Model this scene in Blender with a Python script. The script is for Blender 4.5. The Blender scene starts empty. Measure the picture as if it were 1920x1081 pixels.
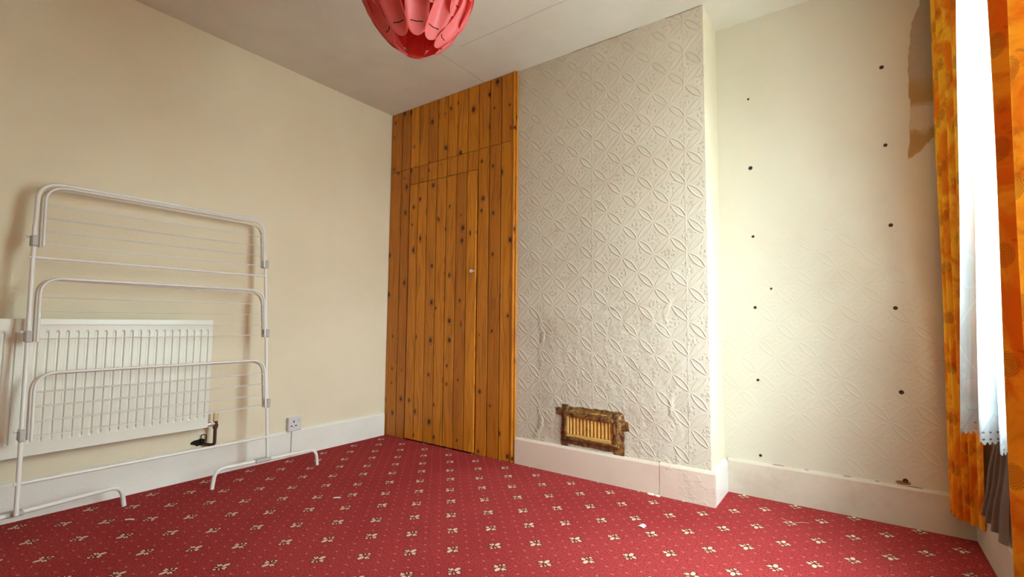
import bpy, math, random
from mathutils import Vector, Matrix
random.seed(7)
SC = bpy.context.scene
COL = SC.collection

# ------------------------------------------------------------------ camera
F_PX, YAW, PITCH, ROLL = 893.05, -0.6245, 0.0690, 0.0089
CAM = Vector((2.9552, -2.461, 0.8698))
fw = Vector((math.sin(YAW)*math.cos(PITCH), math.cos(YAW)*math.cos(PITCH), math.sin(PITCH)))
rt = Vector((math.cos(YAW), -math.sin(YAW), 0)); up = rt.cross(fw)
r2 = rt*math.cos(ROLL) + up*math.sin(ROLL); u2 = -rt*math.sin(ROLL) + up*math.cos(ROLL)
cd = bpy.data.cameras.new('camera'); cd.sensor_width = 36; cd.sensor_fit = 'HORIZONTAL'
cd.lens = F_PX/1920*36; cd.clip_start = .02
cam = bpy.data.objects.new('camera', cd); COL.objects.link(cam)
M3 = Matrix((r2, u2, -fw)).transposed()
cam.matrix_world = Matrix.Translation(CAM) @ M3.to_4x4()
SC.camera = cam

# ------------------------------------------------------------------ world, light, exposure
SKY_STRENGTH = 36.0
world = bpy.data.worlds.new('overcast_sky'); SC.world = world; world.use_nodes = True
bg = world.node_tree.nodes['Background']; bg.inputs[1].default_value = SKY_STRENGTH
# overcast sky (brighter towards the zenith) above grey-green ground
_t = world.node_tree
_g = _t.nodes.new('ShaderNodeTexCoord'); _x = _t.nodes.new('ShaderNodeSeparateXYZ'); _t.links.new(_g.outputs['Generated'], _x.inputs[0])
_r = _t.nodes.new('ShaderNodeValToRGB'); _m = _t.nodes.new('ShaderNodeMapRange')
_m.inputs[1].default_value = -1; _m.inputs[2].default_value = 1; _t.links.new(_x.outputs[2], _m.inputs[0]); _t.links.new(_m.outputs[0], _r.inputs[0])
_e = _r.color_ramp.elements
_e[0].position = 0; _e[0].color = (.11, .12, .10, 1)
_e[1].position = 1; _e[1].color = (.78, 1.0, 1.05, 1)
for _p, _c in ((.485, (.11, .12, .10, 1)), (.515, (.33, .38, .39, 1))):
    _k = _e.new(_p); _k.color = _c
_t.links.new(_r.outputs[0], bg.inputs[0])
# window opening in the right wall: y0..y1, z0..z1
W, A, H, FRONT = 3.3437, .2777, 2.5, -2.95
WIN = (-2.00, -.38, .60, 2.26)
pl = bpy.data.lights.new('window_portal', 'AREA'); pl.shape = 'RECTANGLE'
pl.size = WIN[1]-WIN[0]; pl.size_y = WIN[3]-WIN[2]; pl.cycles.is_portal = True
po = bpy.data.objects.new('window_portal', pl); COL.objects.link(po)
po.location = (W+.30, (WIN[0]+WIN[1])/2, (WIN[2]+WIN[3])/2)
po.rotation_euler = (math.pi/2, 0, math.pi/2)
SC.view_settings.view_transform = 'Standard'; SC.view_settings.look = 'None'
SC.view_settings.gamma = 1; SC.view_settings.use_curve_mapping = False
SC.view_settings.exposure = 1.60
try:
    SC.cycles.max_bounces = 10; SC.cycles.diffuse_bounces = 7; SC.cycles.transparent_max_bounces = 16
    SC.cycles.sample_clamp_indirect = 12; SC.cycles.use_denoising = True
except Exception: pass

# ------------------------------------------------------------------ helpers: colour and node expressions
def S(r, g, b):
    f = lambda c: (c/255/12.92) if c/255 <= .04045 else ((c/255+.055)/1.055)**2.4
    return (f(r), f(g), f(b))

class E:                                    # a float expression that builds math nodes
    nt = None
    def __init__(s, v): s.v = v
    @staticmethod
    def op(kind, *a, clamp=False):
        n = E.nt.nodes.new('ShaderNodeMath'); n.operation = kind; n.use_clamp = clamp
        for i, x in enumerate(a):
            x = x.v if isinstance(x, E) else x
            if isinstance(x, (int, float)): n.inputs[i].default_value = x
            else: E.nt.links.new(x, n.inputs[i])
        return E(n.outputs[0])
    def __add__(s, o): return E.op('ADD', s, o)
    __radd__ = __add__
    def __sub__(s, o): return E.op('SUBTRACT', s, o)
    def __rsub__(s, o): return E.op('SUBTRACT', o, s)
    def __mul__(s, o): return E.op('MULTIPLY', s, o)
    __rmul__ = __mul__
    def __truediv__(s, o): return E.op('DIVIDE', s, o)
    def __lt__(s, o): return E.op('LESS_THAN', s, o)
    def __gt__(s, o): return E.op('GREATER_THAN', s, o)
def Abs(a): return E.op('ABSOLUTE', a)
def Round(a): return E.op('ROUND', a)
def Sin(a): return E.op('SINE', a)
def Sqrt(a): return E.op('SQRT', a)
def Mn(a, b): return E.op('MINIMUM', a, b)
def Mx(a, b): return E.op('MAXIMUM', a, b)
def Mod(a, b): return E.op('FLOORED_MODULO', a, b)
def sstep(a, e0, e1):
    n = E.nt.nodes.new('ShaderNodeMapRange'); n.interpolation_type = 'SMOOTHSTEP'
    E.nt.links.new(a.v, n.inputs[0])
    n.inputs[1].default_value = e0; n.inputs[2].default_value = e1
    n.inputs[3].default_value = 0; n.inputs[4].default_value = 1
    if e0 > e1:
        n.inputs[1].default_value = e1; n.inputs[2].default_value = e0
        n.inputs[3].default_value = 1; n.inputs[4].default_value = 0
    return E(n.outputs[0])

class Mat:
    def __init__(s, name, color=(.8, .8, .8), rough=.6, metal=0, spec=.3):
        s.m = bpy.data.materials.new(name); s.m.use_nodes = True
        s.nt = s.m.node_tree; E.nt = s.nt
        s.b = s.nt.nodes['Principled BSDF']; s.out = s.nt.nodes['Material Output']
        s.b.inputs['Base Color'].default_value = (*color, 1)
        s.b.inputs['Roughness'].default_value = rough
        s.b.inputs['Metallic'].default_value = metal
        s.b.inputs['Specular IOR Level'].default_value = spec
    def n(s, t): return s.nt.nodes.new(t)
    def link(s, a, b): s.nt.links.new(a.v if isinstance(a, E) else a, b)
    def pos(s):
        g = s.n('ShaderNodeNewGeometry'); return g.outputs['Position']
    def xyz(s, vec=None):
        x = s.n('ShaderNodeSeparateXYZ'); s.link(vec if vec is not None else s.pos(), x.inputs[0])
        return E(x.outputs[0]), E(x.outputs[1]), E(x.outputs[2])
    def vec(s, x, y, z):
        c = s.n('ShaderNodeCombineXYZ')
        for i, a in enumerate((x, y, z)):
            if isinstance(a, E): s.link(a, c.inputs[i])
            else: c.inputs[i].default_value = a
        return c.outputs[0]
    def noise(s, scale, detail=2, rough=.5, vec=None, dist=0):
        t = s.n('ShaderNodeTexNoise'); t.inputs['Scale'].default_value = scale
        t.inputs['Detail'].default_value = detail; t.inputs['Roughness'].default_value = rough
        t.inputs['Distortion'].default_value = dist
        s.link(vec if vec is not None else s.pos(), t.inputs['Vector'])
        return E(t.outputs[0])
    def voro(s, scale, vec=None, feature='F1', rnd=1, out='Distance'):
        t = s.n('ShaderNodeTexVoronoi'); t.feature = feature; t.inputs['Scale'].default_value = scale
        t.inputs['Randomness'].default_value = rnd
        s.link(vec if vec is not None else s.pos(), t.inputs['Vector'])
        return t.outputs[out]
    def rnd(s):
        o = s.n('ShaderNodeObjectInfo'); return E(o.outputs['Random'])
    def mix(s, fac, a, b):
        m = s.n('ShaderNodeMix'); m.data_type = 'RGBA'
        if isinstance(fac, (int, float)): m.inputs[0].default_value = fac
        else: s.link(fac, m.inputs[0])
        for i, c in ((6, a), (7, b)):
            if isinstance(c, tuple): m.inputs[i].default_value = (*c[:3], 1)
            else: s.link(c, m.inputs[i])
        return m.outputs[2]
    def color(s, c): s.link(c, s.b.inputs['Base Color'])
    def bump(s, h, dist=.002, strength=1.0, target=None):
        n = s.n('ShaderNodeBump'); n.inputs['Strength'].default_value = strength
        n.inputs['Distance'].default_value = dist
        s.link(h, n.inputs['Height']); s.link(n.outputs[0], (target or s.b).inputs['Normal'])

# ------------------------------------------------------------------ helpers: meshes and objects
ORIGIN = {}
class MB:
    def __init__(s): s.v = []; s.f = []
    def add(s, vs, fs):
        k = len(s.v); s.v += [tuple(v) for v in vs]; s.f += [tuple(i+k for i in f) for f in fs]; return s
    def box(s, lo, hi, c=0):
        x0, y0, z0 = lo; x1, y1, z1 = hi
        if c <= 0:
            vs = [(x, y, z) for x in (x0, x1) for y in (y0, y1) for z in (z0, z1)]
            return s.add(vs, [(0,1,3,2), (4,6,7,5), (0,4,5,1), (2,3,7,6), (0,2,6,4), (1,5,7,3)])
        # chamfered box: 24 vertices
        vs = []; idx = {}
        for sx in (0, 1):
            for sy in (0, 1):
                for sz in (0, 1):
                    p = [(x0, x1)[sx], (y0, y1)[sy], (z0, z1)[sz]]; d = [1-2*sx, 1-2*sy, 1-2*sz]
                    for a in range(3):
                        q = [p[i] + (0 if i == a else d[i]*c) for i in range(3)]
                        idx[sx, sy, sz, a] = len(vs); vs.append(q)
        fs = []
        I = lambda t, a: idx[t[0], t[1], t[2], a]
        def T(a, va, b, vb, c_, vc):
            t = [0, 0, 0]; t[a] = va; t[b] = vb; t[c_] = vc; return tuple(t)
        for a in range(3):
            b, c_ = (a+1) % 3, (a+2) % 3
            for va in (0, 1):
                q = [I(T(a, va, b, i, c_, j), a) for i, j in ((0,0), (1,0), (1,1), (0,1))]
                fs.append(q if va else q[::-1])
            for vb in (0, 1):                       # edge chamfers along axis a
                for vc in (0, 1):
                    t0, t1 = T(a, 0, b, vb, c_, vc), T(a, 1, b, vb, c_, vc)
                    q = [I(t0, b), I(t1, b), I(t1, c_), I(t0, c_)]
                    fs.append(q if vb == vc else q[::-1])
        for t in [(i, j, k) for i in (0,1) for j in (0,1) for k in (0,1)]:
            q = [I(t, 0), I(t, 1), I(t, 2)]
            fs.append(q if sum(t) % 2 else q[::-1])
        return s.add(vs, fs)
    def tube(s, pts, r, n=10, cap=True, rfun=None):
        pts = [Vector(p) for p in pts]; vs = []; fs = []
        t0 = (pts[1]-pts[0]).normalized()
        ref = Vector((0, 0, 1)) if abs(t0.z) < .9 else Vector((1, 0, 0))
        nrm = t0.cross(ref).normalized()
        for i, p in enumerate(pts):
            if i == 0: t = t0
            elif i == len(pts)-1: t = (pts[-1]-pts[-2]).normalized()
            else: t = ((pts[i+1]-p).normalized() + (p-pts[i-1]).normalized()).normalized()
            nrm = (nrm - t*nrm.dot(t)).normalized(); bi = t.cross(nrm)
            rr = rfun(i/(len(pts)-1)) if rfun else r
            for k in range(n):
                a = 2*math.pi*k/n; vs.append(p + nrm*math.cos(a)*rr + bi*math.sin(a)*rr)
        for i in range(len(pts)-1):
            for k in range(n):
                fs.append((i*n+k, i*n+(k+1) % n, (i+1)*n+(k+1) % n, (i+1)*n+k))
        if cap:
            fs.append(tuple(range(n))[::-1]); fs.append(tuple((len(pts)-1)*n+k for k in range(n)))
        return s.add(vs, fs)
    def grid(s, fn, nu, nv):
        vs = [fn(i/nu, j/nv) for i in range(nu+1) for j in range(nv+1)]
        fs = [(i*(nv+1)+j, (i+1)*(nv+1)+j, (i+1)*(nv+1)+j+1, i*(nv+1)+j+1) for i in range(nu) for j in range(nv)]
        return s.add(vs, fs)
    def prism(s, poly, d):                        # poly: 3D points in a plane, d: extrusion vector
        d = Vector(d); n = len(poly); p = [Vector(q) for q in poly]
        nn = Vector((0, 0, 0))
        for i in range(n): nn += p[i].cross(p[(i+1) % n])
        if nn.dot(d) > 0: p.reverse()
        return s.add(p + [q+d for q in p], [tuple(range(n))] + [tuple(range(2*n-1, n-1, -1))] +
                     [(i, i+n, (i+1) % n+n, (i+1) % n) for i in range(n)])
    def lathe(s, base, axis, prof, n=16):         # prof: (radius, height) pairs along axis
        a = Vector(axis).normalized(); ref = Vector((0,0,1)) if abs(a.z) < .9 else Vector((1,0,0))
        e1 = a.cross(ref).normalized(); e2 = a.cross(e1); b = Vector(base); vs = []; fs = []
        for r, h in prof:
            for k in range(n):
                t = 2*math.pi*k/n; vs.append(b + a*h + e1*math.cos(t)*r + e2*math.sin(t)*r)
        for i in range(len(prof)-1):
            for k in range(n): fs.append((i*n+k, i*n+(k+1) % n, (i+1)*n+(k+1) % n, (i+1)*n+k))
        fs.append(tuple(range(n))[::-1]); fs.append(tuple((len(prof)-1)*n+k for k in range(n)))
        return s.add(vs, fs)
    def build(s, name, mat, parent=None, origin=None, smooth=None):
        if parent is not None: o0 = ORIGIN[parent.name]
        else: o0 = Vector(origin) if origin is not None else Vector((0, 0, 0))
        me = bpy.data.meshes.new(name)
        me.from_pydata([Vector(v)-o0 for v in s.v], [], s.f); me.update()
        me.materials.append(mat.m if isinstance(mat, Mat) else mat)
        o = bpy.data.objects.new(name, me); COL.objects.link(o)
        if parent is not None: o.parent = parent
        else: o.location = o0
        ORIGIN[o.name] = o0
        if smooth is not None:
            me.shade_smooth()
            if smooth < 180: me.set_sharp_from_angle(angle=math.radians(smooth))
        return o
def tag(o, label, cat, group=None, kind=None):
    o['label'] = label; o['category'] = cat
    if group: o['group'] = group
    if kind: o['kind'] = kind
    return o
def empty(name, loc, label, cat, group=None):
    o = bpy.data.objects.new(name, None); COL.objects.link(o); o.location = loc
    o.empty_display_size = .05; ORIGIN[o.name] = Vector(loc)
    return tag(o, label, cat, group)
def struct(o, label, cat):
    o['kind'] = 'structure'; o['label'] = label; o['category'] = cat; return o
def fillet(pts, r, n=8):
    pts = [Vector(p) for p in pts]; out = [pts[0]]
    for i in range(1, len(pts)-1):
        p = pts[i]; a = (pts[i-1]-p); b = (pts[i+1]-p)
        ang = a.angle(b); d = min(r/math.tan(ang/2), a.length*.49, b.length*.49)
        p0 = p + a.normalized()*d; p1 = p + b.normalized()*d
        for k in range(n+1):
            t = k/n; out.append(p0*(1-t)**2 + p*2*t*(1-t)*1.0 + p1*t*t)
    return out + [pts[-1]]

# ------------------------------------------------------------------ materials
def paint_mat(name, c1, c2, stipple=.0006):
    m = Mat(name, c1, .75, spec=.2)
    n = m.noise(1.7, 4, .55)
    m.color(m.mix(sstep(n, .35, .68), c1, c2))
    m.bump(m.noise(70, 3, .6) + m.noise(9, 3, .5)*1.2, stipple*2, .6)
    return m
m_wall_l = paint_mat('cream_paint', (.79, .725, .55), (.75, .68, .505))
def emboss_height(m, h, v):
    # diagonal lattice of twisted leaf chains with small buds inside every diamond
    P = .124; k = 1/math.sqrt(2)
    u = (h + v)*k; w = (h - v)*k
    def chain(a, b):
        off = a - Round(a/P)*P
        s_ = Sin(b*(math.pi/P))*.015
        leaf = Mx(sstep(Abs(off - s_), .0058, .0012), sstep(Abs(off + s_), .0058, .0012))
        return leaf*sstep(Abs(Sin(b*(math.pi/P))), .12, .5)
    c = Mx(chain(u, w), chain(w, u)*.5)
    du = u - Round(u/P - .5)*P - P*.5; dw = w - Round(w/P - .5)*P - P*.5
    d = Sqrt(du*du + dw*dw)
    ring = sstep(Abs(d - .024), .006, .001)*sstep(Sin(E.op('ARCTAN2', du, dw)*5.0), -.2, .5)
    bud = sstep(d, .009, .004)
    scroll = sstep(E(m.voro(52)), .30, .12)*sstep(d, .056, .036)*.85
    return Mx(c, Mx(Mx(ring, bud)*.7, scroll))
def paper_mat(name, c1, c2, axis, kind):
    m = Mat(name, c1, .7, spec=.25)
    x, y, z = m.xyz(); h = x if axis == 'x' else y
    wob = m.noise(6, 2)*.006
    hh = emboss_height(m, h + wob, z)
    grain = m.noise(160, 2, .6)
    stain = m.noise(2.2, 5, .62)
    if kind == 'chimney':
        seams = Mx(sstep(Abs(x - 1.744), .0025, .0006), sstep(Abs(x - 2.268), .0025, .0006)*.7)
        # outline of the blocked-up fireplace under the paper
        px = Abs(x - 1.79) - .40 + (m.noise(3.5, 4) - .5)*.26
        pz = z - .97 + (m.noise(2.5, 4) - .5)*.12
        edge = Mx(px, pz)
        ridge = sstep(Abs(edge), .03, .004)*sstep(m.noise(4.5, 3), .40, .66)*1.3
        inside = sstep(edge, .04, -.10)
        rough = m.noise(16, 5, .65)*inside
        hgt = hh*(1.0 - inside*.25)*.0030 + seams*.0022 + ridge*.005 + rough*.014 + grain*.0005
        m.bump(hgt, 1.0, .85)
        col = m.mix(sstep(stain, .4, .72), c1, c2)
        scuff = sstep(m.noise(3.3, 5, .7), .52, .72)*inside*.35
        m.color(m.mix(scuff, col, S(176, 138, 104)))
    else:
        soft = sstep(m.noise(1.6, 3), .32, .62)*sstep(z, 1.75, .9)
        hgt = hh*(soft*.55 + .05)*.0020 + m.noise(14, 4, .55)*.0022 + grain*.0004
        m.bump(hgt, 1.0, .8)
        col = m.mix(sstep(stain, .42, .75), c1, c2)
        speck = sstep(m.noise(60, 3, .7), .68, .76)*sstep(m.noise(2.3, 2), .52, .68)*.35
        m.color(m.mix(speck, col, S(120, 98, 70)))
    return m
m_chim = paper_mat('embossed_paper', (.575, .515, .415), (.53, .465, .365), 'x', 'chimney')
m_alc = paper_mat('worn_embossed_paper', (.59, .55, .44), (.56, .51, .405), 'x', 'alcove')
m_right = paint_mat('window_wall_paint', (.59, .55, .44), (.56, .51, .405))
m_front = paint_mat('front_wall_paint', (.42, .37, .29), (.38, .33, .255))  # unseen wall, tone made darker to reduce bounced fill
m_cheek = paint_mat('cheek_lit_tone', (.74, .69, .54), (.70, .64, .49))  # window light on the cheek put into its colour

m_ceil = Mat('ceiling_paint', (.66, .63, .57), .85, spec=.15)
x, y, z = m_ceil.xyz()
n = m_ceil.noise(2.6, 5, .6); n2 = m_ceil.noise(.9, 3, .5)
seam = Mx(sstep(Abs(y + .43 + (m_ceil.noise(3, 2)-.5)*.01), .004, .001)*(x > 1.1)*(x < 1.9),
          sstep(Abs(x - .945), .004, .001)*(y > -.45))
m_ceil.color(m_ceil.mix(seam*.3, m_ceil.mix(sstep(n*.6 + n2*.4, .38, .66), (.72, .715, .63), (.65, .63, .545)), S(120, 105, 85)))
m_ceil.bump(m_ceil.noise(24, 5, .6)*.002 + seam*-.003, 1.0, .6)

m_skirt = Mat('skirting_gloss', (.72, .68, .58), .35, spec=.4)
m_skirt.color(m_skirt.mix(sstep(m_skirt.noise(3, 4, .6), .45, .75), (.82, .83, .77), (.78, .77, .69)))
m_skirt.bump(m_skirt.noise(28, 4, .6), .0025, .5)
m_skirt_c = Mat('skirting_cream', (.62, .56, .46), .4, spec=.35)
m_skirt_c.color(m_skirt_c.mix(sstep(m_skirt_c.noise(5, 5, .65), .42, .72), (.60, .535, .44), (.52, .455, .36)))
m_skirt_c.bump(m_skirt_c.noise(24, 4, .6), .003, .5)
m_skirt_p = Mat('skirting_pinkish', (.66, .52, .43), .4, spec=.35)
m_skirt_p.color(m_skirt_p.mix(sstep(m_skirt_p.noise(4, 4, .6), .42, .72), (.68, .56, .46), (.64, .51, .41)))
lump = sstep(m_skirt_p.noise(26, 5, .65), .5, .7)
sx, sy, sz = m_skirt_p.xyz()
m_skirt_p.bump(m_skirt_p.noise(30, 4, .6)*.6 + lump*sstep(sx, 2.08, 2.13)*1.4, .003, .6)
m_plaster_w = Mat('white_filler', S(238, 234, 222), .8)
m_plaster_w.bump(m_plaster_w.noise(60, 4), .003, .6)

# carpet
m_carpet = Mat('red_carpet', (.30, .018, .028), .95, spec=.05)
x, y, z = m_carpet.xyz()
cw, ch = .2255, .2345
wob = (m_carpet.noise(2.0, 2) - .5)*.012
def lattice(w, h):
    u = (x + wob - 1.678)/w; v = (y + wob + .824)/h
    r = Round(v*2); par = Mod(r, 2)
    u_ = u - par*.5; fu = u_ - Round(u_); lx = fu*w; ly = (v - r*.5)*h
    return lx, ly, par
lx, ly, par = lattice(cw, ch)
ly2 = ly*(par*2 - 1); ax_ = Abs(lx)
def ell(px, py, cx, cy, rx, ry, ang):
    c, s = math.cos(ang), math.sin(ang)
    a = px - cx; b = py - cy
    p = (a*c + b*s)/rx; q = (b*c - a*s)/ry
    return Sqrt(p*p + q*q)
# lily-like motif: broad centre petal, two double wings, two curls and a stem bud
petals = [(0, .0175, .0080, .0135, 0), (.0185, .0005, .0100, .0036, .10), (.0150, .0075, .0075, .0036, .30),
          (.0095, -.0110, .0070, .0024, -.65), (0, -.0215, .0058, .0050, 0)]
dmin = None; dsh = None
for cx, cy, rx, ry, an in petals:
    d = ell(ax_, ly2, cx, cy, rx, ry, an)
    d2 = ell(ax_, ly2, cx, cy, rx+.0032, ry+.0032, an)
    dmin = d if dmin is None else Mn(dmin, d); dsh = d2 if dsh is None else Mn(dsh, d2)
fine = (m_carpet.noise(380, 2) - .5)*.55
motif = sstep(dmin + fine, 1.12, .88); outline = sstep(dsh + fine*.6, 1.08, .9)
dx, dy, _ = lattice(cw/3, ch/3)
dd = Sqrt(E.op('POWER', (Abs(dx) - .0029)/.0021, 2) + E.op('POWER', dy/.0036, 2))
near = sstep(Sqrt(lx*lx + ly*ly), .031, .034)
dot = sstep(dd + fine, 1.2, .8)*near
base = m_carpet.mix(sstep(m_carpet.noise(150, 4, .75), .34, .68), (.20, .021, .022), (.52, .066, .064))
base = m_carpet.mix(sstep(m_carpet.noise(1.5, 4, .6), .4, .7)*.3, base, (.23, .014, .020))
c = m_carpet.mix(dot*.85, base, (.62, .21, .19))
c = m_carpet.mix(outline*.85, c, (.060, .012, .010))
m_carpet.color(m_carpet.mix(motif*.95, c, m_carpet.mix(sstep(m_carpet.noise(300, 1), .35, .65), (.72, .42, .30), (.85, .62, .46))))
m_carpet.bump(m_carpet.noise(420, 3, .7), .004, .5)

# stained pine
m_pine = Mat('stained_pine', (.4, .15, .03), .38, spec=.35)
x, y, z = m_pine.xyz(); rn = m_pine.rnd()
offx = x + rn*37.0; offz = z + rn*11.0
kv = m_pine.vec(offx*13.0, 0.0, offz*5.2)
kt = m_pine.n('ShaderNodeTexVoronoi'); kt.inputs['Scale'].default_value = 1; kt.inputs['Randomness'].default_value = .9
m_pine.link(kv, kt.inputs['Vector'])
ks = m_pine.n('ShaderNodeSeparateColor'); m_pine.link(kt.outputs['Color'], ks.inputs[0])
kp = m_pine.n('ShaderNodeVectorMath'); kp.operation = 'SUBTRACT'; m_pine.link(kv, kp.inputs[0]); m_pine.link(kt.outputs['Position'], kp.inputs[1])
kx, ky_, kz = m_pine.xyz(kp.outputs[0])
krand = E(ks.outputs[0])
# back to metres: slightly tall ellipses
kxm = kx/13.0; kzm = kz/5.2*.72
kdist = Sqrt(kxm*kxm + kzm*kzm)
have = krand > .60
ksz = (krand - .60)*.020 + .0055
kn = kdist + (m_pine.noise(60, 2) - .5)*.005
knot = sstep(kn/ksz, 1.15, .8)*have
halo = sstep(kn/ksz, 2.8, 1.0)*have
gx = offx*60.0 + m_pine.noise(1.0, 2, .5, m_pine.vec(offx*9, 0.0, offz*1.6))*9.0 + halo*2.2
grain = m_pine.noise(1.0, 3, .6, m_pine.vec(gx, 0.0, offz*2.2))
streak = m_pine.noise(1.0, 2, .6, m_pine.vec(offx*260, 0.0, offz*7))
tone = m_pine.mix(rn, (.70, .265, .016), (.46, .150, .010))
dark = m_pine.mix(rn, (.30, .085, .008), (.22, .055, .006))
c = m_pine.mix(sstep(grain, .42, .66)*.55 + streak*.15, tone, dark)
c = m_pine.mix(halo*.45, c, (.17, .04, .008))
smear = sstep(m_pine.noise(1.0, 3, .6, m_pine.vec(offx*14, 0.0, offz*2.3)), .66, .8)
c = m_pine.mix(smear*.6, c, (.10, .025, .008))
m_pine.color(m_pine.mix(knot*.92, c, (.030, .010, .006)))
m_pine.bump(grain*.4 + streak*.3 - knot*.4, .0012, .5)
m_gap_shade = Mat('gap_shade', (.03, .012, .008), .9)  # near-black colour puts shade into the gaps between planks

# metals, plastics
m_tube = Mat('white_plastic_coated_tube', (.78, .77, .73), .32, spec=.5)
m_wire = Mat('white_coated_wire', (.76, .75, .70), .35, spec=.4)
m_clip = Mat('grey_plastic_clip', (.50, .49, .46), .45)
m_rad = Mat('radiator_enamel', (.79, .80, .71), .30, spec=.45)
m_chrome = Mat('chrome', (.80, .80, .80), .32, .8)
m_brown = Mat('brown_pipe', (.10, .045, .025), .5, .4)
m_cream = Mat('cream_cap', (.70, .58, .32), .45)
m_sock = Mat('socket_plastic', (.66, .66, .68), .3, spec=.5)
m_black = Mat('black_hole', (.008, .007, .006), .8)
m_brass = Mat('aged_brass', S(196, 152, 78), .35, .25)
m_brass.color(m_brass.mix(m_brass.noise(60, 3), S(232, 190, 112), S(190, 140, 66)))
m_tape = Mat('brown_tape', S(104, 66, 28), .35, spec=.5)
tn = m_tape.noise(38, 4, .6, dist=1.2)
m_tape.color(m_tape.mix(sstep(tn, .35, .68), S(74, 42, 20), S(148, 104, 54)))
m_tape.bump(tn, .006, .8)
m_rust = Mat('rusty_plug', (.045, .022, .014), .8)
m_ivory = Mat('white_upvc', (.78, .79, .78), .3, spec=.5)
m_bare = Mat('bare_plaster', S(165, 145, 115), .9)
x, y, z = m_bare.xyz()
bn = m_bare.noise(9, 5, .6) ; band = z + (bn - .5)*.16
c = m_bare.mix(sstep(band, 2.0, 1.9), S(168, 154, 132), S(166, 132, 84))
c = m_bare.mix(sstep(Abs(band - 1.80), .07, .03), c, S(190, 174, 148))
c = m_bare.mix(sstep(band, 1.72, 1.66)*.8, c, S(170, 138, 82))
m_bare.color(m_bare.mix(sstep(m_bare.noise(40, 4, .7), .6, .75)*.4, c, S(110, 92, 66)))
m_bare.bump(m_bare.noise(22, 5, .65), .006, .7)
m_paperedge = Mat('torn_paper_edge', S(200, 184, 150), .85)
m_scrap = Mat('white_scrap', (.8, .78, .74), .7)
m_thread = Mat('pinkish_thread', (.55, .30, .22), .8)

def cloth_shader(m, color, trans, alpha=None, normal=None):
    """diffuse + translucent cloth; alpha (E) = share that is open weave"""
    d = m.n('ShaderNodeBsdfDiffuse'); t = m.n('ShaderNodeBsdfTranslucent'); mx = m.n('ShaderNodeMixShader')
    for sh in (d, t):
        if isinstance(color, tuple): sh.inputs['Color'].default_value = (*color, 1)
        else: m.link(color, sh.inputs['Color'])
    if normal is not None:
        m.bump(normal[0], normal[1], .6, d)
    mx.inputs[0].default_value = trans
    m.link(d.outputs[0], mx.inputs[1]); m.link(t.outputs[0], mx.inputs[2]); last = mx.outputs[0]
    if alpha is not None:
        tr = m.n('ShaderNodeBsdfTransparent'); m2 = m.n('ShaderNodeMixShader')
        m.link(alpha, m2.inputs[0]); m.link(last, m2.inputs[1]); m.link(tr.outputs[0], m2.inputs[2]); last = m2.outputs[0]
    m.link(last, m.out.inputs['Surface'])
# orange curtain: UV = metres of cloth (along, up)
def uv(m):
    u = m.n('ShaderNodeUVMap'); u.uv_map = 'cloth'; return u.outputs[0]
m_curt = Mat('orange_marbled_cloth', (.6, .25, .02), .9)
uvv = uv(m_curt); a, b, _ = m_curt.xyz(uvv)
mb = m_curt.noise(5.0, 5, .62, uvv, 1.2)
c = m_curt.mix(sstep(mb, .38, .60), (.72, .19, .014), (.88, .46, .035))
c = m_curt.mix(sstep(m_curt.noise(7, 4, .6, uvv, .8), .56, .72)*.7, c, (.40, .070, .010))
c = m_curt.mix(sstep(m_curt.noise(6, 3, .6, uvv, .5), .60, .74)*.6, c, (.88, .60, .10))
# rose outlines in a half-drop grid
RW, RH = .13, .20
vv = b/RH; uu = a/RW
rr_ = Round(vv*2); pr = Mod(rr_, 2); uu = uu - pr*.5; fu = (uu - Round(uu))*RW; fv = (vv - rr_*.5)*RH
rd = Sqrt(fu*fu*1.7 + fv*fv); an = E.op('ARCTAN2', fv, fu)
spiral = Sin(rd*620.0 + an*2.0 + Sin(an*5.0)*1.4)
rose = Mx(sstep(Abs(spiral), .6, .15), .35)*sstep(rd, .026, .021)
leafl = sstep(Abs(rd - .033 - Sin(an*3.0)*.006), .0035, .001)*sstep(Sin(an*2.0 + .7), .1, .5)
m_cc = m_curt.mix(Mx(rose*.75, leafl*.35), c, (.22, .060, .016))
cloth_shader(m_curt, m_cc, .055, normal=(m_curt.noise(220, 2, .5, uvv), .001))
m_lining = Mat('curtain_lining', (.42, .34, .26), .9)
cloth_shader(m_lining, m_lining.mix(m_lining.noise(8, 3), (.27, .23, .195), (.19, .16, .13)), .3)
# net
m_net = Mat('white_lace_net', (.9, .93, .95), .9)
uvv = uv(m_net); a, b, _ = m_net.xyz(uvv)
def flower(RW, RH, ou, ov, size):
    vv = (b + ov)/RH; uu = (a + ou)/RW
    r_ = Round(vv*2); p_ = Mod(r_, 2); uu = uu - p_*.5
    fu = (uu - Round(uu))*RW; fv = (vv - r_*.5)*RH
    rd = Sqrt(fu*fu + fv*fv); an = E.op('ARCTAN2', fv, fu)
    R = Abs(Sin(an*2.5))*size*.6 + size*.4
    fill = sstep(rd - R, .003, -.001)
    line = sstep(Abs(rd - R), .0045, .0015)
    vein = sstep(Abs(Sin(an*10.0)), .35, .1)*fill*.5
    return fill, Mx(line, vein)
f1, l1 = flower(.19, .42, 0, 0, .055)
f2, l2 = flower(.23, .33, .08, .11, .036)
stem = sstep(Abs(Mod(a + Sin(b*17.0)*.03, .16) - .08), .0035, .0012)
dens = Mx(Mx(f1, f2)*.30, Mx(Mx(l1, l2), stem)*.75)
weave = m_net.noise(90, 2, .5, m_net.vec(a*.6, b*8.0, 0.0))
hem = sstep(b, .63, .58)*.30
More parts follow.
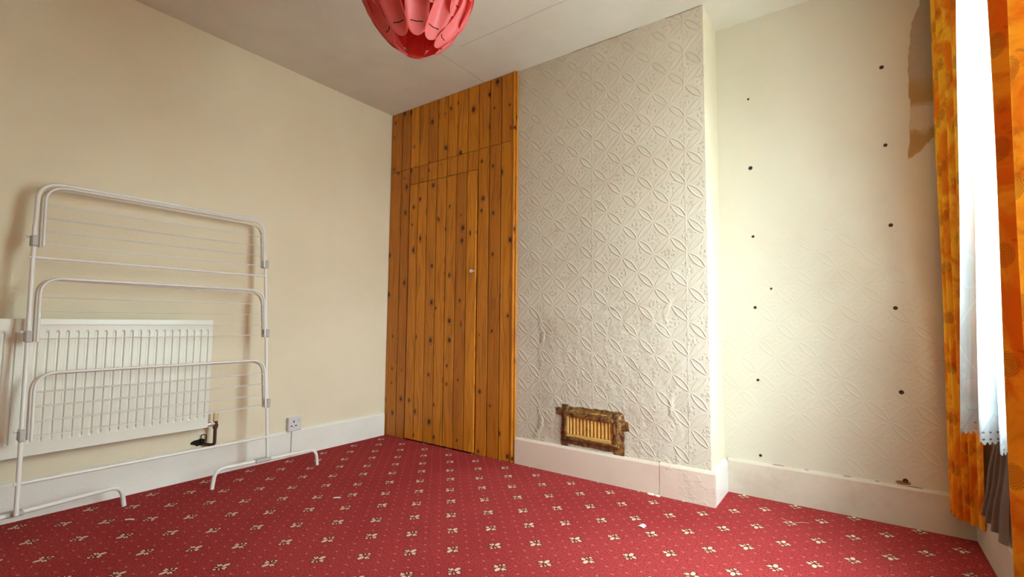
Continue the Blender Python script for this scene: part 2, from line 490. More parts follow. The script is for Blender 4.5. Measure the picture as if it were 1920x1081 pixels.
eyel = sstep(Sqrt(E.op('POWER', (Mod(a, .016) - .008), 2) + E.op('POWER', (Mod(b - .5, .022) - .011), 2)), .0034, .0024)*sstep(b, .555, .545)
alpha = Mx(.42 - dens*.36 - hem + (weave-.5)*.08, 0.02)
alpha = Mx(alpha, eyel*.9)
cloth_shader(m_net, m_net.mix(dens, (.74, .80, .84), (.50, .55, .60)), .55, alpha=alpha)
# pink shade
m_pink = Mat('pink_plastic_petal', (.85, .16, .17), .4)
d = m_pink.n('ShaderNodeBsdfTranslucent'); d.inputs[0].default_value = (.96, .25, .22, 1)
mx = m_pink.n('ShaderNodeMixShader'); mx.inputs[0].default_value = .45
m_pink.b.inputs['Base Color'].default_value = (.90, .25, .26, 1); m_pink.b.inputs['Specular IOR Level'].default_value = .4
m_pink.link(m_pink.b.outputs[0], mx.inputs[1]); m_pink.link(d.outputs[0], mx.inputs[2]); m_pink.link(mx.outputs[0], m_pink.out.inputs[0])
# glass that lets daylight in
m_glass = Mat('window_glass', (1, 1, 1), .05)
tr = m_glass.n('ShaderNodeBsdfTransparent'); gl = m_glass.n('ShaderNodeBsdfGlossy'); gl.inputs['Roughness'].default_value = .02
mx = m_glass.n('ShaderNodeMixShader'); mx.inputs[0].default_value = .06
m_glass.link(tr.outputs[0], mx.inputs[1]); m_glass.link(gl.outputs[0], mx.inputs[2]); m_glass.link(mx.outputs[0], m_glass.out.inputs[0])

# ------------------------------------------------------------------ room shell
T = .20; TW = .34
XC, XR = 1.212, 2.372
struct(MB().box((-T, FRONT-T, -.12), (W+TW, A+T, 0)).build('floor', m_carpet), 'deep red fitted carpet with cream fleur motifs and pink dots', 'floor')
ceil = struct(MB().box((-T, FRONT-T, H), (W+TW, A+T, H+.12)).build('ceiling', m_ceil), 'off-white painted ceiling with faint board seams', 'ceiling')
struct(MB().box((-T, FRONT-T, 0), (0, A+T, H)).build('wall_left', m_wall_l), 'plain cream painted wall behind radiator and airer', 'wall')
wall_back = struct(MB().box((0, A, 0), (W, A+T, H)).build('wall_back', m_alc), 'cream alcove wall with worn embossed paper and screw holes', 'wall')
wall_front = struct(MB().box((0, FRONT-T, 0), (W, FRONT, H)).build('wall_front', m_front), 'unseen beige wall on the side of the viewer, darkened to cut fill', 'wall')
y0, y1, z0, z1 = WIN
wr = MB()
wr.box((W, FRONT-T, 0), (W+TW, A+T, z0)); wr.box((W, FRONT-T, z1), (W+TW, A+T, H))
wr.box((W, FRONT-T, z0), (W+TW, y0, z1)); wr.box((W, y1, z0), (W+TW, A+T, z1))
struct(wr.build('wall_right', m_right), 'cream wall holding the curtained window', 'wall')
# chimney breast: front in embossed paper, cheek toned lighter as lit by the window
cb = MB(); N = 24
cb.box((XC, .0, 0), (XR-.002, A, H))
chim = struct(cb.build('wall_chimney', m_chim), 'chimney breast papered in embossed pinkish beige paper', 'wall')
ck = MB().box((XR-.002, .0015, 0), (XR, A, H)); ck.build('cheek', m_cheek, chim)

# skirting boards
def skirt_poly(axis, p0, p1, face, out, h, t=.018):
    """axis 'x': runs along x at wall plane y=face; out = +-1 into the room"""
    prof = [(0, 0), (t, 0), (t, h-.012), (t*.65, h-.003), (t*.3, h), (0, h)]
    if axis == 'x': return MB().prism([(p0, face+out*a, b) for a, b in prof], (p1-p0, 0, 0))
    return MB().prism([(face+out*a, p0, b) for a, b in prof], (0, p1-p0, 0))
struct(skirt_poly('y', FRONT, -.03, 0, 1, .166).build('baseboard_left', m_skirt), 'white gloss skirting under the radiator', 'skirting')
bb = struct(skirt_poly('x', XC+.012, 2.122, 0, -1, .158).build('baseboard_chimney', m_skirt_p), 'pinkish cream skirting along the chimney breast', 'skirting')
skirt_poly('x', 2.126, XR+.018, 0, -1, .164, .020).build('end_board', m_skirt_p, bb)
skirt_poly('y', -.0, A-.018, XR, 1, .164, .018).build('return_board', m_skirt, bb)
MB().box((2.1215, -.0165, 0), (2.1265, -.002, .158)).build('filler_joint', m_plaster_w, bb)
struct(skirt_poly('x', XR+.018, W-.018, A, -1, .172).build('baseboard_alcove', m_skirt_c), 'cream skirting along the alcove wall', 'skirting')
struct(skirt_poly('y', FRONT, A-.0, W, -1, .172).build('baseboard_right', m_skirt_c), 'cream skirting under the window', 'skirting')

# worn details of the alcove wall
def hole(x, z, r=.0055, dz=0):
    m = MB(); n = 10; vs = []
    m.lathe((x, A-.0002, z), (0, -1, 0), [(r*1.5, 0), (r*1.35, .0012), (r*.9, .0016), (r*.75, .0006)], 9)
    return m.build('screw_hole', m_rust, wall_back, smooth=40)
for hx, hz, hr in [(3.092, 2.065, .006), (2.528, 2.066, .004), (3.093, 1.694, .0055), (2.530, 1.690, .007), (3.099, 1.321, .0058),
                   (2.534, 1.324, .005), (3.102, .945, .006), (2.535, .953, .0055), (2.611, 1.048, .004), (2.539, .582, .005),
                   (3.109, .573, .0065), (2.542, .205, .005), (3.109, .191, .007)]:
    hole(hx, hz, hr)
tp = [(3.262, 2.42), (3.236, 2.31), (3.205, 2.235), (3.199, 2.16), (3.187, 2.07), (3.184, 1.95), (3.187, 1.86), (3.180, 1.75), (3.172, 1.608),
      (3.215, 1.640), (3.252, 1.685), (3.300, 1.705), (3.343, 1.74), (3.343, 2.42)]
def jag(poly, k=5, amp=.004):
    out = []
    for i in range(len(poly)):
        p, q = poly[i], poly[(i+1) % len(poly)]
        for j in range(k):
            t = j/k; a = amp if j else 0
            out.append((min(3.3435, p[0]*(1-t)+q[0]*t + random.uniform(-a, a)), p[1]*(1-t)+q[1]*t + random.uniform(-a, a)))
    return out
jt = jag(tp)
cxm = sum(p[0] for p in jt)/len(jt); czm = sum(p[1] for p in jt)/len(jt)
MB().prism([(x, A-.0003, z) for x, z in jt], (0, -.0007, 0)).build('bare_plaster_patch', m_bare, wall_back)['label'] = 'bare grey and brown plaster where paper tore away'
rim = MB()
L = [(x, z) for x, z in jt if x < 3.34]
for i in range(len(L)-1):
    (xa, za), (xb, zb) = L[i], L[i+1]
    if math.hypot(xb-xa, zb-za) > .2: continue
    rim.tube([(xa, A-.0008, za), (xb, A-.0008, zb)], .0016, 5)
rim.build('torn_edge', m_paperedge, wall_back)
# dry crack where walls meet the ceiling
m_crack = Mat('crack_brown', S(120, 98, 72), .9)
def crack(x0, x1, y, seed, nm='ceiling_crack'):
    r_ = random.Random(seed); n = int((x1-x0)/.03); run = []; k = 0
    while k < n:
        ln = r_.randint(4, 14); pts = [(x0+(x1-x0)*min(n, k+q)/n, y, H-.0035+r_.uniform(-.0018, .0018)) for q in range(ln+1)]
        if r_.random() < .75: run.append(pts)
        k += ln + r_.randint(0, 3)
    m = MB()
    for p in run:
        p = [a for q, a in enumerate(p) if q == 0 or a[0] > p[q-1][0]+1e-4]
        if len(p) > 1: m.tube(p, .0013, 5)
    m.build(nm, m_crack, ceil)
crack(1.62, XR-.005, -.0006, 5); crack(XR+.02, W-.15, A-.0006, 9)
# brown mark above the alcove skirting
mk = [(3.10+.030*math.cos(t)*random.uniform(.7, 1.1), .182+.010*math.sin(t)*random.uniform(.7, 1.1)) for t in [i*math.pi/7 for i in range(14)]]
MB().prism([(x, A-.0003, z) for x, z in mk], (0, -.0006, 0)).build('rust_mark', Mat('rust_stain', S(140, 104, 62), .9), wall_back)

m_chip = Mat('chipped_paint', S(112, 84, 58), .9)
for cx_, cl_ in ((2.62, .05), (2.74, .018), (2.90, .03), (3.01, .016), (3.14, .05)):
    MB().tube([(cx_-cl_/2, A-.0065, .1715), (cx_, A-.0072, .1722), (cx_+cl_/2, A-.0065, .1715)], .0017, 5).build('paint_chip', m_chip, wall_back)
# window
wn = struct(MB().box((W-.004, y0-.06, z0-.030), (W+.20, y1+.06, z0), .006).build('window_1', m_ivory), 'white window with net curtain in front', 'window')
fx0, fx1 = W+.20, W+.27
for nm, lo, hi in [('frame_jamb', (fx0, y0, z0), (fx1, y0+.06, z1)), ('frame_jamb', (fx0, y1-.06, z0), (fx1, y1, z1)),
                   ('frame_rail', (fx0, y0+.06, z0), (fx1, y1-.06, z0+.06)), ('frame_rail', (fx0, y0+.06, z1-.06), (fx1, y1-.06, z1)),
                   ('mullion', (fx0, (y0+y1)/2-.035, z0+.06), (fx1, (y0+y1)/2+.035, z1-.06)),
                   ('transom', (fx0, y0+.06, 1.80), (fx1, (y0+y1)/2-.035, 1.86)), ('transom', (fx0, (y0+y1)/2+.035, 1.80), (fx1, y1-.06, 1.86))]:
    MB().box(lo, hi, .006).build(nm, m_ivory, wn)
for ya, yb in ((y0+.06, (y0+y1)/2-.035), ((y0+y1)/2+.035, y1-.06)):
    for za, zb in ((z0+.06, 1.80), (1.86, z1-.06)):
        MB().box((W+.232, ya, za), (W+.238, yb, zb)).build('pane', m_glass, wn)

# ------------------------------------------------------------------ pine cupboard beside the chimney breast
cup = empty('fitted_cupboard', (.6, -.02, 0), 'knotty orange pine fitted cupboard filling the recess beside the chimney breast', 'cupboard')
YF, TH = -.020, .016           # front face of the boards, board thickness
edges = [.0] + [.904 + (i-9)*.0968 for i in range(1, 13)]
def plank(x0, x1, z0, z1, yf, parent, name='plank', th=TH):
    c = .0010; g = .0041
    xa, xb = x0+g, x1-g
    prof = [(xa, yf+th), (xa, yf+c), (xa+c, yf), (xb-c, yf), (xb, yf+c), (xb, yf+th)]
    m = MB(); n = 6; e = .0018
    vs = [(x, y, z0) if y > yf+.0001 else (x, y, z0+e) for x, y in prof] + [(x, y, z1) if y > yf+.0001 else (x, y, z1-e) for x, y in prof]
    fs = [tuple(range(6)), tuple(range(11, 5, -1))] + [(i, i+6, (i+1) % 6+6, (i+1) % 6) for i in range(6)]
    m.add(vs, [f[::-1] for f in fs])
    return m.build(name, m_pine, parent)
MB().box((.001, YF+TH+.001, .002), (1.196, YF+TH+.006, H-.002)).build('backing', m_gap_shade, cup)  # sheet standing in for the shade behind the boards
XD0, XD1 = edges[2], edges[9]
for i in range(12):
    a, b = edges[i], edges[i+1]
    zj = 2.028 + .012*(i/11)
    plank(a, b, zj+.001, H-.001, YF, cup)
    if i < 2 or i >= 9: plank(a, b, .001, zj-.001, YF, cup)
    else: plank(a, b, 1.902, zj-.001, YF, cup)
door = MB().box((XD0+.006, YF+.0125, .012), (XD1-.005, YF+TH-.0005, 1.896)).build('door', m_gap_shade, cup)
for i in range(2, 9):
    a = edges[i] + (.005 if i == 2 else 0); b = edges[i+1] - (.004 if i == 8 else 0)
    plank(a, b, .010, 1.8975, YF-.0045, door, th=.0165)
MB().lathe((.879, YF-.0045, 1.204), (0, -1, 0), [(.007, 0), (.006, .006), (.006, .012), (.012, .018), (.0135, .024), (.011, .030), (.005, .032)], 16).build('knob', m_chrome, door, smooth=40)
# corner post: side strip and quarter bead where the cupboard meets the chimney
MB().box((edges[12]+.0006, YF-.006, .001), (edges[12]+.0145, -.0005, H-.001), .002).build('corner_strip', m_pine, cup)
MB().tube([(XC+.0045, -.0075, .001), (XC+.0045, -.0075, H-.001)], .0068, 8).build('corner_bead', m_pine, cup)

# ------------------------------------------------------------------ vent with brown tape
vent = empty('air_vent', (1.74, 0, .17), 'brass-coloured vent in the chimney breast, edges stuck down with brown tape', 'vent')
vx0, vx1, vz0, vz1 = 1.572, 1.908, .200, .365
fr = MB()
for lo, hi in [((vx0, -.020, vz0), (vx1, -.0005, vz0+.032)), ((vx0, -.020, vz1-.034), (vx1, -.0005, vz1)), ((vx0, -.020, vz0+.032), (vx0+.03, -.0005, vz1-.034)), ((vx1-.045, -.020, vz0+.032), (vx1, -.0005, vz1-.034))]:
    fr.box(lo, hi, .004)
fr.build('vent_frame', m_brass, vent)
MB().box((vx0+.03, -.008, vz0+.032), (vx1-.045, -.0005, vz1-.034)).build('back_plate', m_brass, vent)
ns = 12; sw = (vx1-.045-vx0-.03)/ns
for i in range(ns):
    xs = vx0+.03+sw*(i+.5)
    MB().tube([(xs, -.010, vz0+.034), (xs, -.010, vz1-.036)], sw*.34, 8).build('slat', m_brass, vent, smooth=50)
MB().lathe((vx0+.03+sw*5.9, -.014, .276), (0, -1, 0), [(.004, 0), (.0035, .006), (.006, .009), (.005, .013)], 10).build('slide_knob', m_brass, vent, smooth=40)
def tape(x0, z0, x1, z1, w, yoff, seed, flare=0):
    rnd = random.Random(seed); d = Vector((x1-x0, z1-z0)); Lg = d.length; d.normalize(); nrm = Vector((-d.y, d.x)); n = 14
    ph = rnd.uniform(0, 6)
    ed = [(rnd.uniform(-.003, .003), rnd.uniform(-.003, .003)) for _ in range(n+1)]
    def fn(u, v):
        i = round(u*n); s_ = (v-.5)*w + (ed[i][0] if v < .01 else ed[i][1] if v > .99 else 0)
        px = x0 + d.x*u*Lg + nrm.x*s_; pz = z0 + d.y*u*Lg + nrm.y*s_
        ins = min(px-vx0, vx1-px, pz-vz0, vz1-pz)
        yy = -.0012 - max(0, min(1, (ins+.006)/.010))*.0205
        ripple = .0016*math.sin(u*9+ph+v*5) + .0012*math.sin(u*23+ph*2-v*7) + rnd.uniform(-.0006, .0006)
        return (px, yy - yoff - abs(ripple), pz)
    top = MB().grid(fn, n, 6)
    o = top.build('tape_strip', m_tape, vent, smooth=180)
    md = o.modifiers.new('thickness', 'SOLIDIFY'); md.thickness = .0006; md.offset = 0
    return o
tape(1.555, .362, 1.925, .366, .046, .0006, 1)
tape(1.565, .196, 1.915, .190, .044, .0006, 2)
tape(1.574, .395, 1.566, .160, .044, .0016, 3)
tape(1.905, .378, 1.902, .152, .060, .0016, 4)
tape(1.515, .352, 1.60, .352, .040, .0028, 5)
tape(1.895, .310, 1.958, .318, .050, .0028, 6)
tape(1.62, .345, 1.88, .338, .022, .0034, 7)
tape(1.60, .212, 1.90, .205, .020, .0034, 8)

# ------------------------------------------------------------------ radiator
RY0, RY1, RZ0, RZ1, RX = -2.42, -1.294, .285, .863, .100
rad = empty('radiator', (.05, -1.85, RZ0), 'white fluted panel radiator on the left wall behind the airer', 'radiator')
pitch = .0333
ys = []
yc = RY1 - .026
brk = [RY1]
while yc > RY0 + .02:
    brk += [yc+.0062, yc+.0036, yc-.0036, yc-.0062]; yc -= pitch
brk.append(RY0)
zs = [RZ0, RZ0+.050, RZ0+.060, RZ1-.060, RZ1-.050, RZ1]
def radx(i, j):
    k = (i-1) % 4
    return RX - (.0075 if (1 <= i < len(brk)-1 and k in (1, 2) and j in (2, 3)) else 0)
pm = MB(); nb, nz = len(brk), len(zs)
vs = [(radx(i, j), brk[i], zs[j]) for i in range(nb) for j in range(nz)]
fs = [(i*nz+j, i*nz+j+1, (i+1)*nz+j+1, (i+1)*nz+j) for i in range(nb-1) for j in range(nz-1)]
k0 = len(vs); bxk = RX-.014
# folded-back edge all round
loop = [i*nz for i in range(nb)] + [(nb-1)*nz+j for j in range(1, nz)] + [i*nz+nz-1 for i in range(nb-2, -1, -1)] + [j for j in range(nz-2, 0, -1)]
vs += [(bxk, vs[q][1], vs[q][2]) for q in loop]
fs += [(loop[q], loop[(q+1) % len(loop)], k0+(q+1) % len(loop), k0+q) for q in range(len(loop))]
fs.append(tuple(k0+q for q in range(len(loop))))
pm.add(vs, fs)
pnl = pm.build('front_panel', m_rad, rad)
bv = pnl.modifiers.new('soft', 'BEVEL'); bv.width = .0022; bv.segments = 2; bv.limit_method = 'ANGLE'; bv.angle_limit = math.radians(28)
fins = MB()
nf = 28
prev = []
for i in range(nf*2+1):
    yy = RY0+.03 + (RY1-RY0-.06)*i/(nf*2); prev.append((.048 if i % 2 else .082, yy))
vs = [(x, y, RZ0+.05) for x, y in prev] + [(x, y, RZ1-.04) for x, y in prev]; n = len(prev)
fins.add(vs, [(i, i+1, i+1+n, i+n) for i in range(n-1)]).build('convector_fin', m_rad, rad)
for yb in (RY0+.2, RY1-.2):
    MB().box((.001, yb-.02, RZ0+.08), (.050, yb+.02, RZ1-.08), .003).build('wall_bracket', m_rad, rad)
# valve at the near lower corner
VY, VX = -1.248, .078
valve = MB().lathe((VX, VY, .268), (0, 0, 1), [(.011, 0), (.011, .008), (.014, .009), (.014, .024), (.011, .026), (.011, .042)], 12).build('valve_body', m_brown, rad, smooth=40)
MB().tube([(VX, VY, .296), (VX, RY1-.002, .296)], .0095, 10).build('valve_tail', m_chrome, valve, smooth=50)
MB().lathe((VX, VY-.026, .296), (0, 1, 0), [(.014, 0), (.014, .014)], 6).build('union_nut', m_chrome, valve)
MB().lathe((VX, VY, .310), (0, 0, 1), [(.012, 0), (.013, .004), (.012, .048), (.009, .052)], 14).build('valve_cap', m_cream, valve, smooth=40)
MB().tube(fillet([(VX, VY, .268), (VX, VY, .184), (VX-.020, VY-.012, .180), (.014, VY-.030, .182)], .02), .0085, 10).build('feed_pipe', m_brown, valve, smooth=60)
hp = [(VY-.050+.036*math.cos(t)*random.uniform(.75, 1.1), .192+.019*math.sin(t)*random.uniform(.75, 1.15)) for t in [i*math.pi/9 for i in range(18)]]
MB().prism([(.0003, y, z) for y, z in hp], (.0012, 0, 0)).build('pipe_hole', m_black, valve)
MB().tube(fillet([(.004, -1.287, .185), (.014, -1.290, .235), (.016, -1.265, .232), (.008, -1.262, .19)], .02), .0022, 6).build('loose_wire', m_black, valve)

# ------------------------------------------------------------------ socket
sk = empty('wall_socket', (0, -.757, .163), 'white single switched wall socket above the left skirting', 'socket')
MB().box((.0003, -.799, .165), (.024, -.715, .246), .002).build('back_box', m_sock, sk)
fp = MB().box((.024, -.801, .163), (.033, -.713, .248), .003).build('face_plate', m_sock, sk)
for py, pz, a, b in [(-.767, .222, .0035, .0065), (-.782, .196, .0062, .003), (-.752, .196, .0062, .003), (-.767, .187, .002, .0016)]:
    MB().box((.0325, py-a, pz-b), (.0335, py+a, pz+b)).build('pin_slot', m_black, fp)
MB().prism([(.033, -.736, .212), (.033, -.736, .236), (.0375, -.736, .235), (.034, -.736, .212)], (0, .016, 0)).build('rocker_switch', m_sock, fp)
MB().box((.0325, -.7375, .2105), (.0333, -.7185, .2375)).build('switch_recess', m_clip, fp)
MB().tube([(.0215, -.772, .163), (.0215, -.772, .1), (.0215, -.774, .002)], .0028, 8).build('cable', m_clip, sk, smooth=60)

# ------------------------------------------------------------------ clothes airer (folded, leaning on the wall)
air = empty('clothes_airer', (.268, -1.545, 0), 'white wire folding clothes airer leaning folded against the wall over the radiator', 'clothes airer')
RA, RB = .282, -.118                       # lean: x = RA + RB*z
def rx(z, o=0): return RA + RB*z + o
YL, YRt = -2.033, -1.052                   # uprights
YLt, YRr = -2.021, -1.044                  # at the top
def upY(left, z):
    t = (z-.1)/1.3
    return (YL + (YLt-YL)*t) if left else (YRt + (YRr-YRt)*t)
RT = .0082
for left in (True, False):
    MB().tube([(rx(z), upY(left, z), z) for z in (.096, .5, 1.0, 1.26)], RT, 10).build('upright', m_tube, air, smooth=60)
# top hoop carries on from the uprights
hoop = fillet([(rx(1.20), upY(True, 1.20), 1.20), (rx(1.456), upY(True, 1.45)+.004, 1.456), (rx(1.456), upY(False, 1.45)-.004, 1.456), (rx(1.20), upY(False, 1.20), 1.20)], .085, 10)
MB().tube(hoop, RT*.94, 10).build('top_hoop', m_tube, air, smooth=60)
for zb, rb, off in ((.214, .0072, 0), (1.122, .0062, 0)):
    MB().tube([(rx(zb), upY(True, zb)-.012, zb), (rx(zb), upY(False, zb)+.012, zb)], rb, 10).build('cross_bar', m_tube, air, smooth=60)
def wing(zc, off, inset, ztop, side, wires=True, skew=0):
    z0 = zc - .045
    yl, yr = upY(True, zc)+inset, upY(False, zc)-inset*.62
    P = [(rx(z0, off), yl, z0), (rx(ztop, off), yl+.002, ztop+skew), (rx(ztop, off), yr, ztop), (rx(z0, off), yr, z0)]
    w = MB().tube(fillet(P, .075, 10), .0058, 8).build('drying_wing', m_tube, air, smooth=60)
    if wires:
        for k in range(4):
            zz = zc - .032 + .0585*k
            MB().tube([(rx(zz, off), yl, zz), (rx(zz, off), (yl+yr)/2, zz-.0015), (rx(zz, off), yr, zz)], .0019, 6).build('wire', m_wire, w, smooth=60)
    return w
tops = (.640, 1.036, 1.440)
for q, zc in enumerate((.420, .812, 1.214)):
    wing(zc, .017, .026, tops[q], 1)
    wing(zc, -.019, .020, tops[q]-(.006 if q == 0 else .014), -1, skew=(.012 if q else 0))
    for left in (True, False):
        yc = upY(left, zc-.02); s_ = -1 if left else 1
        cl = MB().box((rx(zc-.02)-.026, yc-.0105, zc-.045), (rx(zc-.02)+.022, yc+.0105, zc+.002), .004).build('hinge_clip', m_clip, air)
        MB().lathe((rx(zc+.002), yc, zc-.004), (0, s_, 0), [(.005, 0), (.005, .018), (.007, .018), (.007, .022)], 10).build('rivet', m_tube, cl)
# feet
def foot(p0, p1, h, mid):
    p0, p1 = Vector(p0), Vector(p1); d = (p1-p0)
    a = p0 + d*.02; b = p1 - d*.02
    P = fillet([p0, (a.x, a.y, h-.004), (b.x, b.y, h-.004), p1], .062, 12)
    f_ = MB().tube(P, .0096, 10).build('foot', m_tube, air, smooth=60)
    m = p0 + d*mid
    MB().box((m.x-.026, m.y-.062, h-.014), (m.x+.014, m.y+.026, h+.006), .006).build('foot_bracket', m_clip, f_)
    return f_
foot((.256, -1.324, .001), (.302, -.765, .001), .100, .47)
foot((.172, -1.663, .001), (.300, -2.360, .001), .100, .53)

# ------------------------------------------------------------------ pendant shade
LX, LY, LZ = 1.675, -1.302, 1.874
lamp = empty('pendant_lamp', (LX, LY, LZ), 'coral pink ceiling pendant shade made of overlapping petals', 'pendant lamp')
def petal(th, ctrl, wmax, cup, name='petal', tw=0, slit=True):
    """ctrl: (radius, z) bezier points from the top to the tip"""
    rnd = random.Random(int(th*1000)+int(wmax*1e5)); nu, nv = 24, 6
    jr = rnd.uniform(-.007, .007); jz = rnd.uniform(-.004, .004)
    def fn(u, v):
        u = 1-(1-u)**1.7; c = ctrl; b = [(1-u)**3, 3*u*(1-u)**2, 3*u*u*(1-u), u**3]
        r = sum(b[i]*c[i][0] for i in range(4)) + jr*u; z = sum(b[i]*c[i][1] for i in range(4)) + jz*u
        s_ = v*2-1
        prof = math.sin(math.pi*min(1, .10 + u*.48))                      # widening
        tipw = math.sqrt(max(0, 1-max(0, (u-.84)/.16)**2.2))                # rounded end
        w = wmax*(.30+.70*prof)*tipw*(1-.34*u)
        off = s_*w; out = cup*s_*s_*(w/wmax)*math.sin(math.pi*min(1, u*.9+.08))
        rr = r + out + tw*s_*.01
        e_r = Vector((math.cos(th), math.sin(th), 0)); e_t = Vector((-math.sin(th), math.cos(th), 0))
        p = Vector((LX, LY, z)) + e_r*rr + e_t*off
        return p
    o = MB().grid(fn, nu, nv).build(name, m_pink, lamp, smooth=180)
    md = o.modifiers.new('thickness', 'SOLIDIFY'); md.thickness = .0008
    if slit:
        p = fn(.675, .5); q0 = fn(.675, .22); q1 = fn(.675, .78)
        e_r = Vector((math.cos(th), math.sin(th), 0))
        MB().tube([q0+e_r*.0012, p+e_r*.0012, q1+e_r*.0012], .0016, 5).build('slot', m_black, o)
    return o
view = math.atan2(CAM.y-LY, CAM.x-LX)
NB = 10
for k in range(NB):
    petal(view + 2*math.pi*k/NB, [(.135, 2.15), (.195, 2.05), (.128, 1.95), (.074, LZ)], .055, .046)
for k in range(NB):
    petal(view + 2*math.pi*(k+.5)/NB, [(.11, 2.24), (.210, 2.19), (.178, 2.03), (.158, 1.955)], .050, .040)
for k in range(NB):
    petal(view + 2*math.pi*k/NB, [(.07, 2.29), (.185, 2.31), (.212, 2.15), (.196, 2.04)], .050, .026)
for k in range(NB):
    petal(view + 2*math.pi*(k+.5)/NB, [(.035, 2.30), (.12, 2.37), (.205, 2.27), (.185, 2.15)], .050, .024)
ring = MB()
ring.lathe((LX, LY, 2.285), (0, 0, 1), [(.040, 0), (.040, .014), (.030, .020)], 20)
ring.build('shade_ring', m_ivory, lamp, smooth=40)
MB().lathe((LX, LY, 2.20), (0, 0, 1), [(.016, 0), (.020, .01), (.020, .07), (.012, .09), (.006, .12)], 16).build('lamp_holder', m_ivory, lamp, smooth=40)
MB().lathe((LX, LY, 2.085), (0, 0, 1), [(.004, 0), (.020, .006), (.029, .03), (.029, .045), (.020, .08), (.013, .095), (.013, .115)], 16).build('bulb', m_ivory, lamp, smooth=60)
MB().tube([(LX, LY, 2.31), (LX, LY, 2.475)], .0032, 8).build('cord', m_ivory, lamp)
MB().lathe((LX, LY, 2.4995), (0, 0, -1), [(.040, 0), (.040, .008), (.030, .018), (.008, .030)], 20).build('ceiling_rose', m_ivory, lamp, smooth=40)

# ------------------------------------------------------------------ curtains
def cloth(name, top, bot, z1, z0, mat, nz=24, hem=None, sub=6, parent=None, origin=None, wave=.003, ease=1.15):
    """loft between a plan curve at the top and one at the bottom (same number of points); smooth splines"""
    n = len(top)
    def spl(P, t):
        t = t*(n-1); i = min(int(t), n-2); f = t-i
        p = [Vector(P[max(0, min(n-1, i+k))]) for k in (-1, 0, 1, 2)]
        return .5*((2*p[1]) + (-p[0]+p[2])*f + (2*p[0]-5*p[1]+4*p[2]-p[3])*f*f + (-p[0]+3*p[1]-3*p[2]+p[3])*f**3)
    nu = (n-1)*sub
    Ls = [0]
    for i in range(nu): Ls.append(Ls[-1] + (spl(top, (i+1)/nu)-spl(top, i/nu)).length)
    vs = []; uvs = []
    for i in range(nu+1):
        a, b = spl(top, i/nu), spl(bot, i/nu)
        zb = z0 + (hem(Ls[i]) if hem else 0)
        for j in range(nz+1):
            t = j/nz; z = z1*(1-t) + zb*t
            te = t**ease
            p = a*(1-te) + b*te
            w = wave*math.sin(Ls[i]*40 + t*9)*math.sin(math.pi*t)
            vs.append((p.x + w, p.y + w*.6, z)); uvs.append((Ls[i], z))
    m = MB(); m.v = vs
    m.f = [(i*(nz+1)+j, i*(nz+1)+j+1, (i+1)*(nz+1)+j+1, (i+1)*(nz+1)+j) for i in range(nu) for j in range(nz)]
    o = m.build(name, mat, parent, origin, smooth=180)
    ul = o.data.uv_layers.new(name='cloth')
    for lp in o.data.loops: ul.data[lp.index].uv = uvs[lp.vertex_index]
    return o
ZT = 2.33
# left curtain, from the corner towards the viewer
top = [(3.300, .235), (3.262, .190), (3.290, .130), (3.2535, .095), (3.288, .035), (3.252, -.010), (3.292, -.080), (3.256, -.150), (3.294, -.215), (3.258, -.285), (3.294, -.345), (3.262, -.420), (3.288, -.462)]
bot = [(3.275, .255), (3.244, .225), (3.268, .200), (3.246, .178), (3.272, .168), (3.254, .140), (3.284, .150), (3.268, .118), (3.298, .135), (3.288, .098), (3.312, .112), (3.308, .070), (3.322, .060)]
lc = cloth('orange_curtain', top, bot, ZT, .105, m_curt, origin=(3.28, 0, .105))
tag(lc, 'orange marbled curtain gathered in the corner beside the alcove wall, hem above the skirting', 'curtain', 'orange curtains at the window')
lin_t = [(3.318, -.30), (3.328, -.31), (3.336, -.30), (3.327, -.32), (3.337, -.33), (3.328, -.34), (3.338, -.35), (3.330, -.36), (3.338, -.37)]
lin_b = [(3.316, .052), (3.306, .018), (3.322, .000), (3.304, -.060), (3.322, -.080), (3.304, -.150), (3.322, -.170), (3.306, -.25), (3.323, -.28)]
cloth('lining', lin_t, lin_b, .595, .175, m_lining, parent=lc, ease=.9)
# right curtain, nearer the viewer
top = [(3.288, -1.345), (3.296, -1.290), (3.286, -1.230), (3.252, -1.192), (3.207, -1.193), (3.186, -1.222), (3.232, -1.262), (3.262, -1.292), (3.206, -1.318), (3.190, -1.352), (3.250, -1.395), (3.262, -1.430), (3.195, -1.480), (3.252, -1.540), (3.195, -1.610), (3.255, -1.680), (3.200, -1.750), (3.255, -1.820), (3.205, -1.890), (3.250, -1.950)]
bot = [(x-.006 if x > 3.2 else x-.016, y+.01) for x, y in top]
rc = cloth('orange_curtain', top, bot, ZT, .10, m_curt, origin=(3.22, -1.5, .10))
tag(rc, 'orange marbled curtain nearest the viewer, at the right edge of the picture', 'curtain', 'orange curtains at the window')
# net: pleats whose faces turn towards the room
top = [(3.300, -.475), (3.254, -.505), (3.280, -.478), (3.284, -.520), (3.263, -.606), (3.288, -.580), (3.290, -.625), (3.268, -.708), (3.292, -.680), (3.294, -.740), (3.262, -.850), (3.288, -.822), (3.292, -.90), (3.268, -1.00), (3.292, -.98), (3.296, -1.08), (3.300, -1.12), (3.306, -1.16)]
bot = [(3.275, -.090), (3.238, -.176), (3.292, -.133), (3.298, -.190), (3.262, -.342), (3.314, -.300), (3.318, -.350), (3.284, -.480), (3.318, -.440), (3.320, -.510), (3.284, -.640), (3.314, -.600), (3.318, -.70), (3.290, -.84), (3.314, -.81), (3.318, -.95), (3.310, -1.08), (3.310, -1.16)]
nc = cloth('net_curtain', top, bot, ZT-.03, .505, m_net, origin=(3.30, -.8, .505), sub=24, hem=lambda s: -.012*abs(math.sin(s*math.pi/.012)), wave=.002)
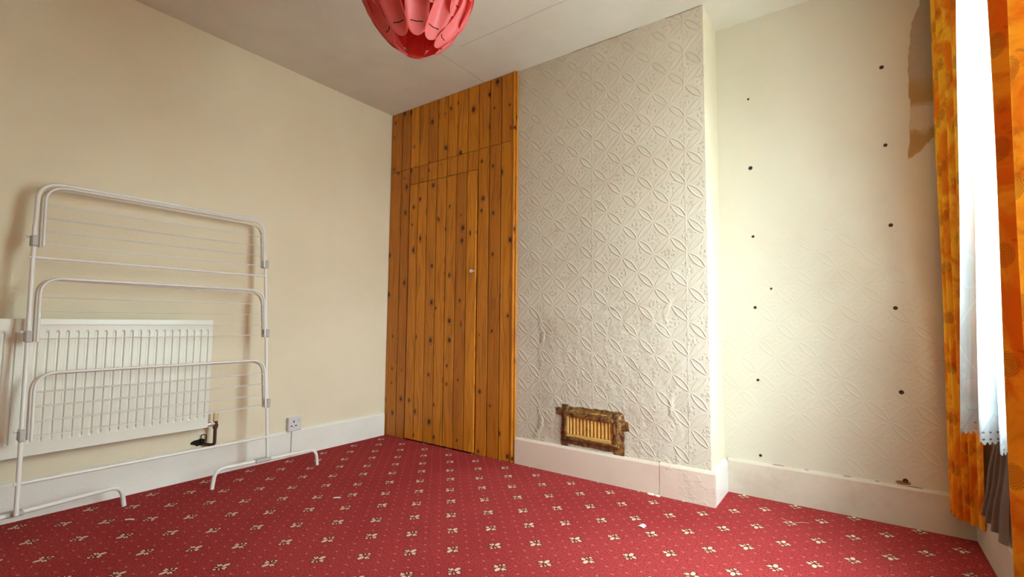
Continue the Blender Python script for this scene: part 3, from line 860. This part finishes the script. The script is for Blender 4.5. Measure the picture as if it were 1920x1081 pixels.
tag(nc, 'white floral lace net curtain with scalloped hem between the orange curtains', 'net curtain')
# rail above
rail = empty('curtain_rail', (W-.05, -.86, ZT), 'white curtain rail above the window', 'curtain rail')
MB().box((3.262, -2.02, ZT+.001), (3.286, .262, ZT+.030), .004).build('rail', m_ivory, rail)
for yb in (-1.9, -.86, .2):
    MB().box((3.286, yb-.012, ZT+.004), (W-.0005, yb+.012, ZT+.026), .003).build('bracket', m_ivory, rail)

# ------------------------------------------------------------------ litter on the carpet
sc1 = MB().grid(lambda u, v: (2.168+.030*u+.004*v, -.435+.022*v-.008*u, .0015+.009*math.sin(u*2.6)*(.4+.6*v)), 5, 3).build('paper_scrap', m_scrap, origin=(2.182, -.423, .001))
sc1.modifiers.new('thickness', 'SOLIDIFY').thickness = .0006
tag(sc1, 'small curled white paper scrap lying on the carpet before the chimney breast', 'paper scrap')
rnd = random.Random(3)
for i, (px, py, s_, lab) in enumerate([(2.085, -.031, .016, 'larger white plaster crumb on carpet by the skirting joint'), (2.118, -.034, .010, 'smaller white plaster crumb on carpet by the skirting joint')]):
    pts = [(px+s_*1.3*math.cos(t)*rnd.uniform(.7, 1.2), py+s_*.5*math.sin(t)*rnd.uniform(.7, 1.1), .0005) for t in [k*math.pi/4 for k in range(8)]]
    m = MB().prism(pts, (0, 0, .006)); top_i = range(8, 16)
    tag(m.build('plaster_crumb', m_plaster_w, origin=(px, py, 0)), lab, 'crumb', 'plaster crumbs by the skirting')
for px, py, an, ln, lab in [(.386, -1.701, .75, .034, 'short white sliver on carpet near the left airer foot'), (.871, -1.015, .75, .034, 'short white sliver on the open carpet in front of the socket')]:
    dx, dy = math.cos(an)*ln/2, math.sin(an)*ln/2
    tag(MB().tube([(px-dx, py-dy, .0035), (px, py, .005), (px+dx, py+dy, .0035)], .003, 6).build('white_sliver', m_scrap, origin=(px, py, 0)), lab, 'sliver', 'slivers on the carpet')
th = MB().tube([(2.66, .03, .003), (2.70, -.005, .004), (2.735, .035, .003), (2.76, .045, .003)], .0014, 5).build('loose_thread', m_thread, origin=(2.70, .02, 0))
tag(th, 'loose pink carpet thread lying before the alcove skirting', 'thread')
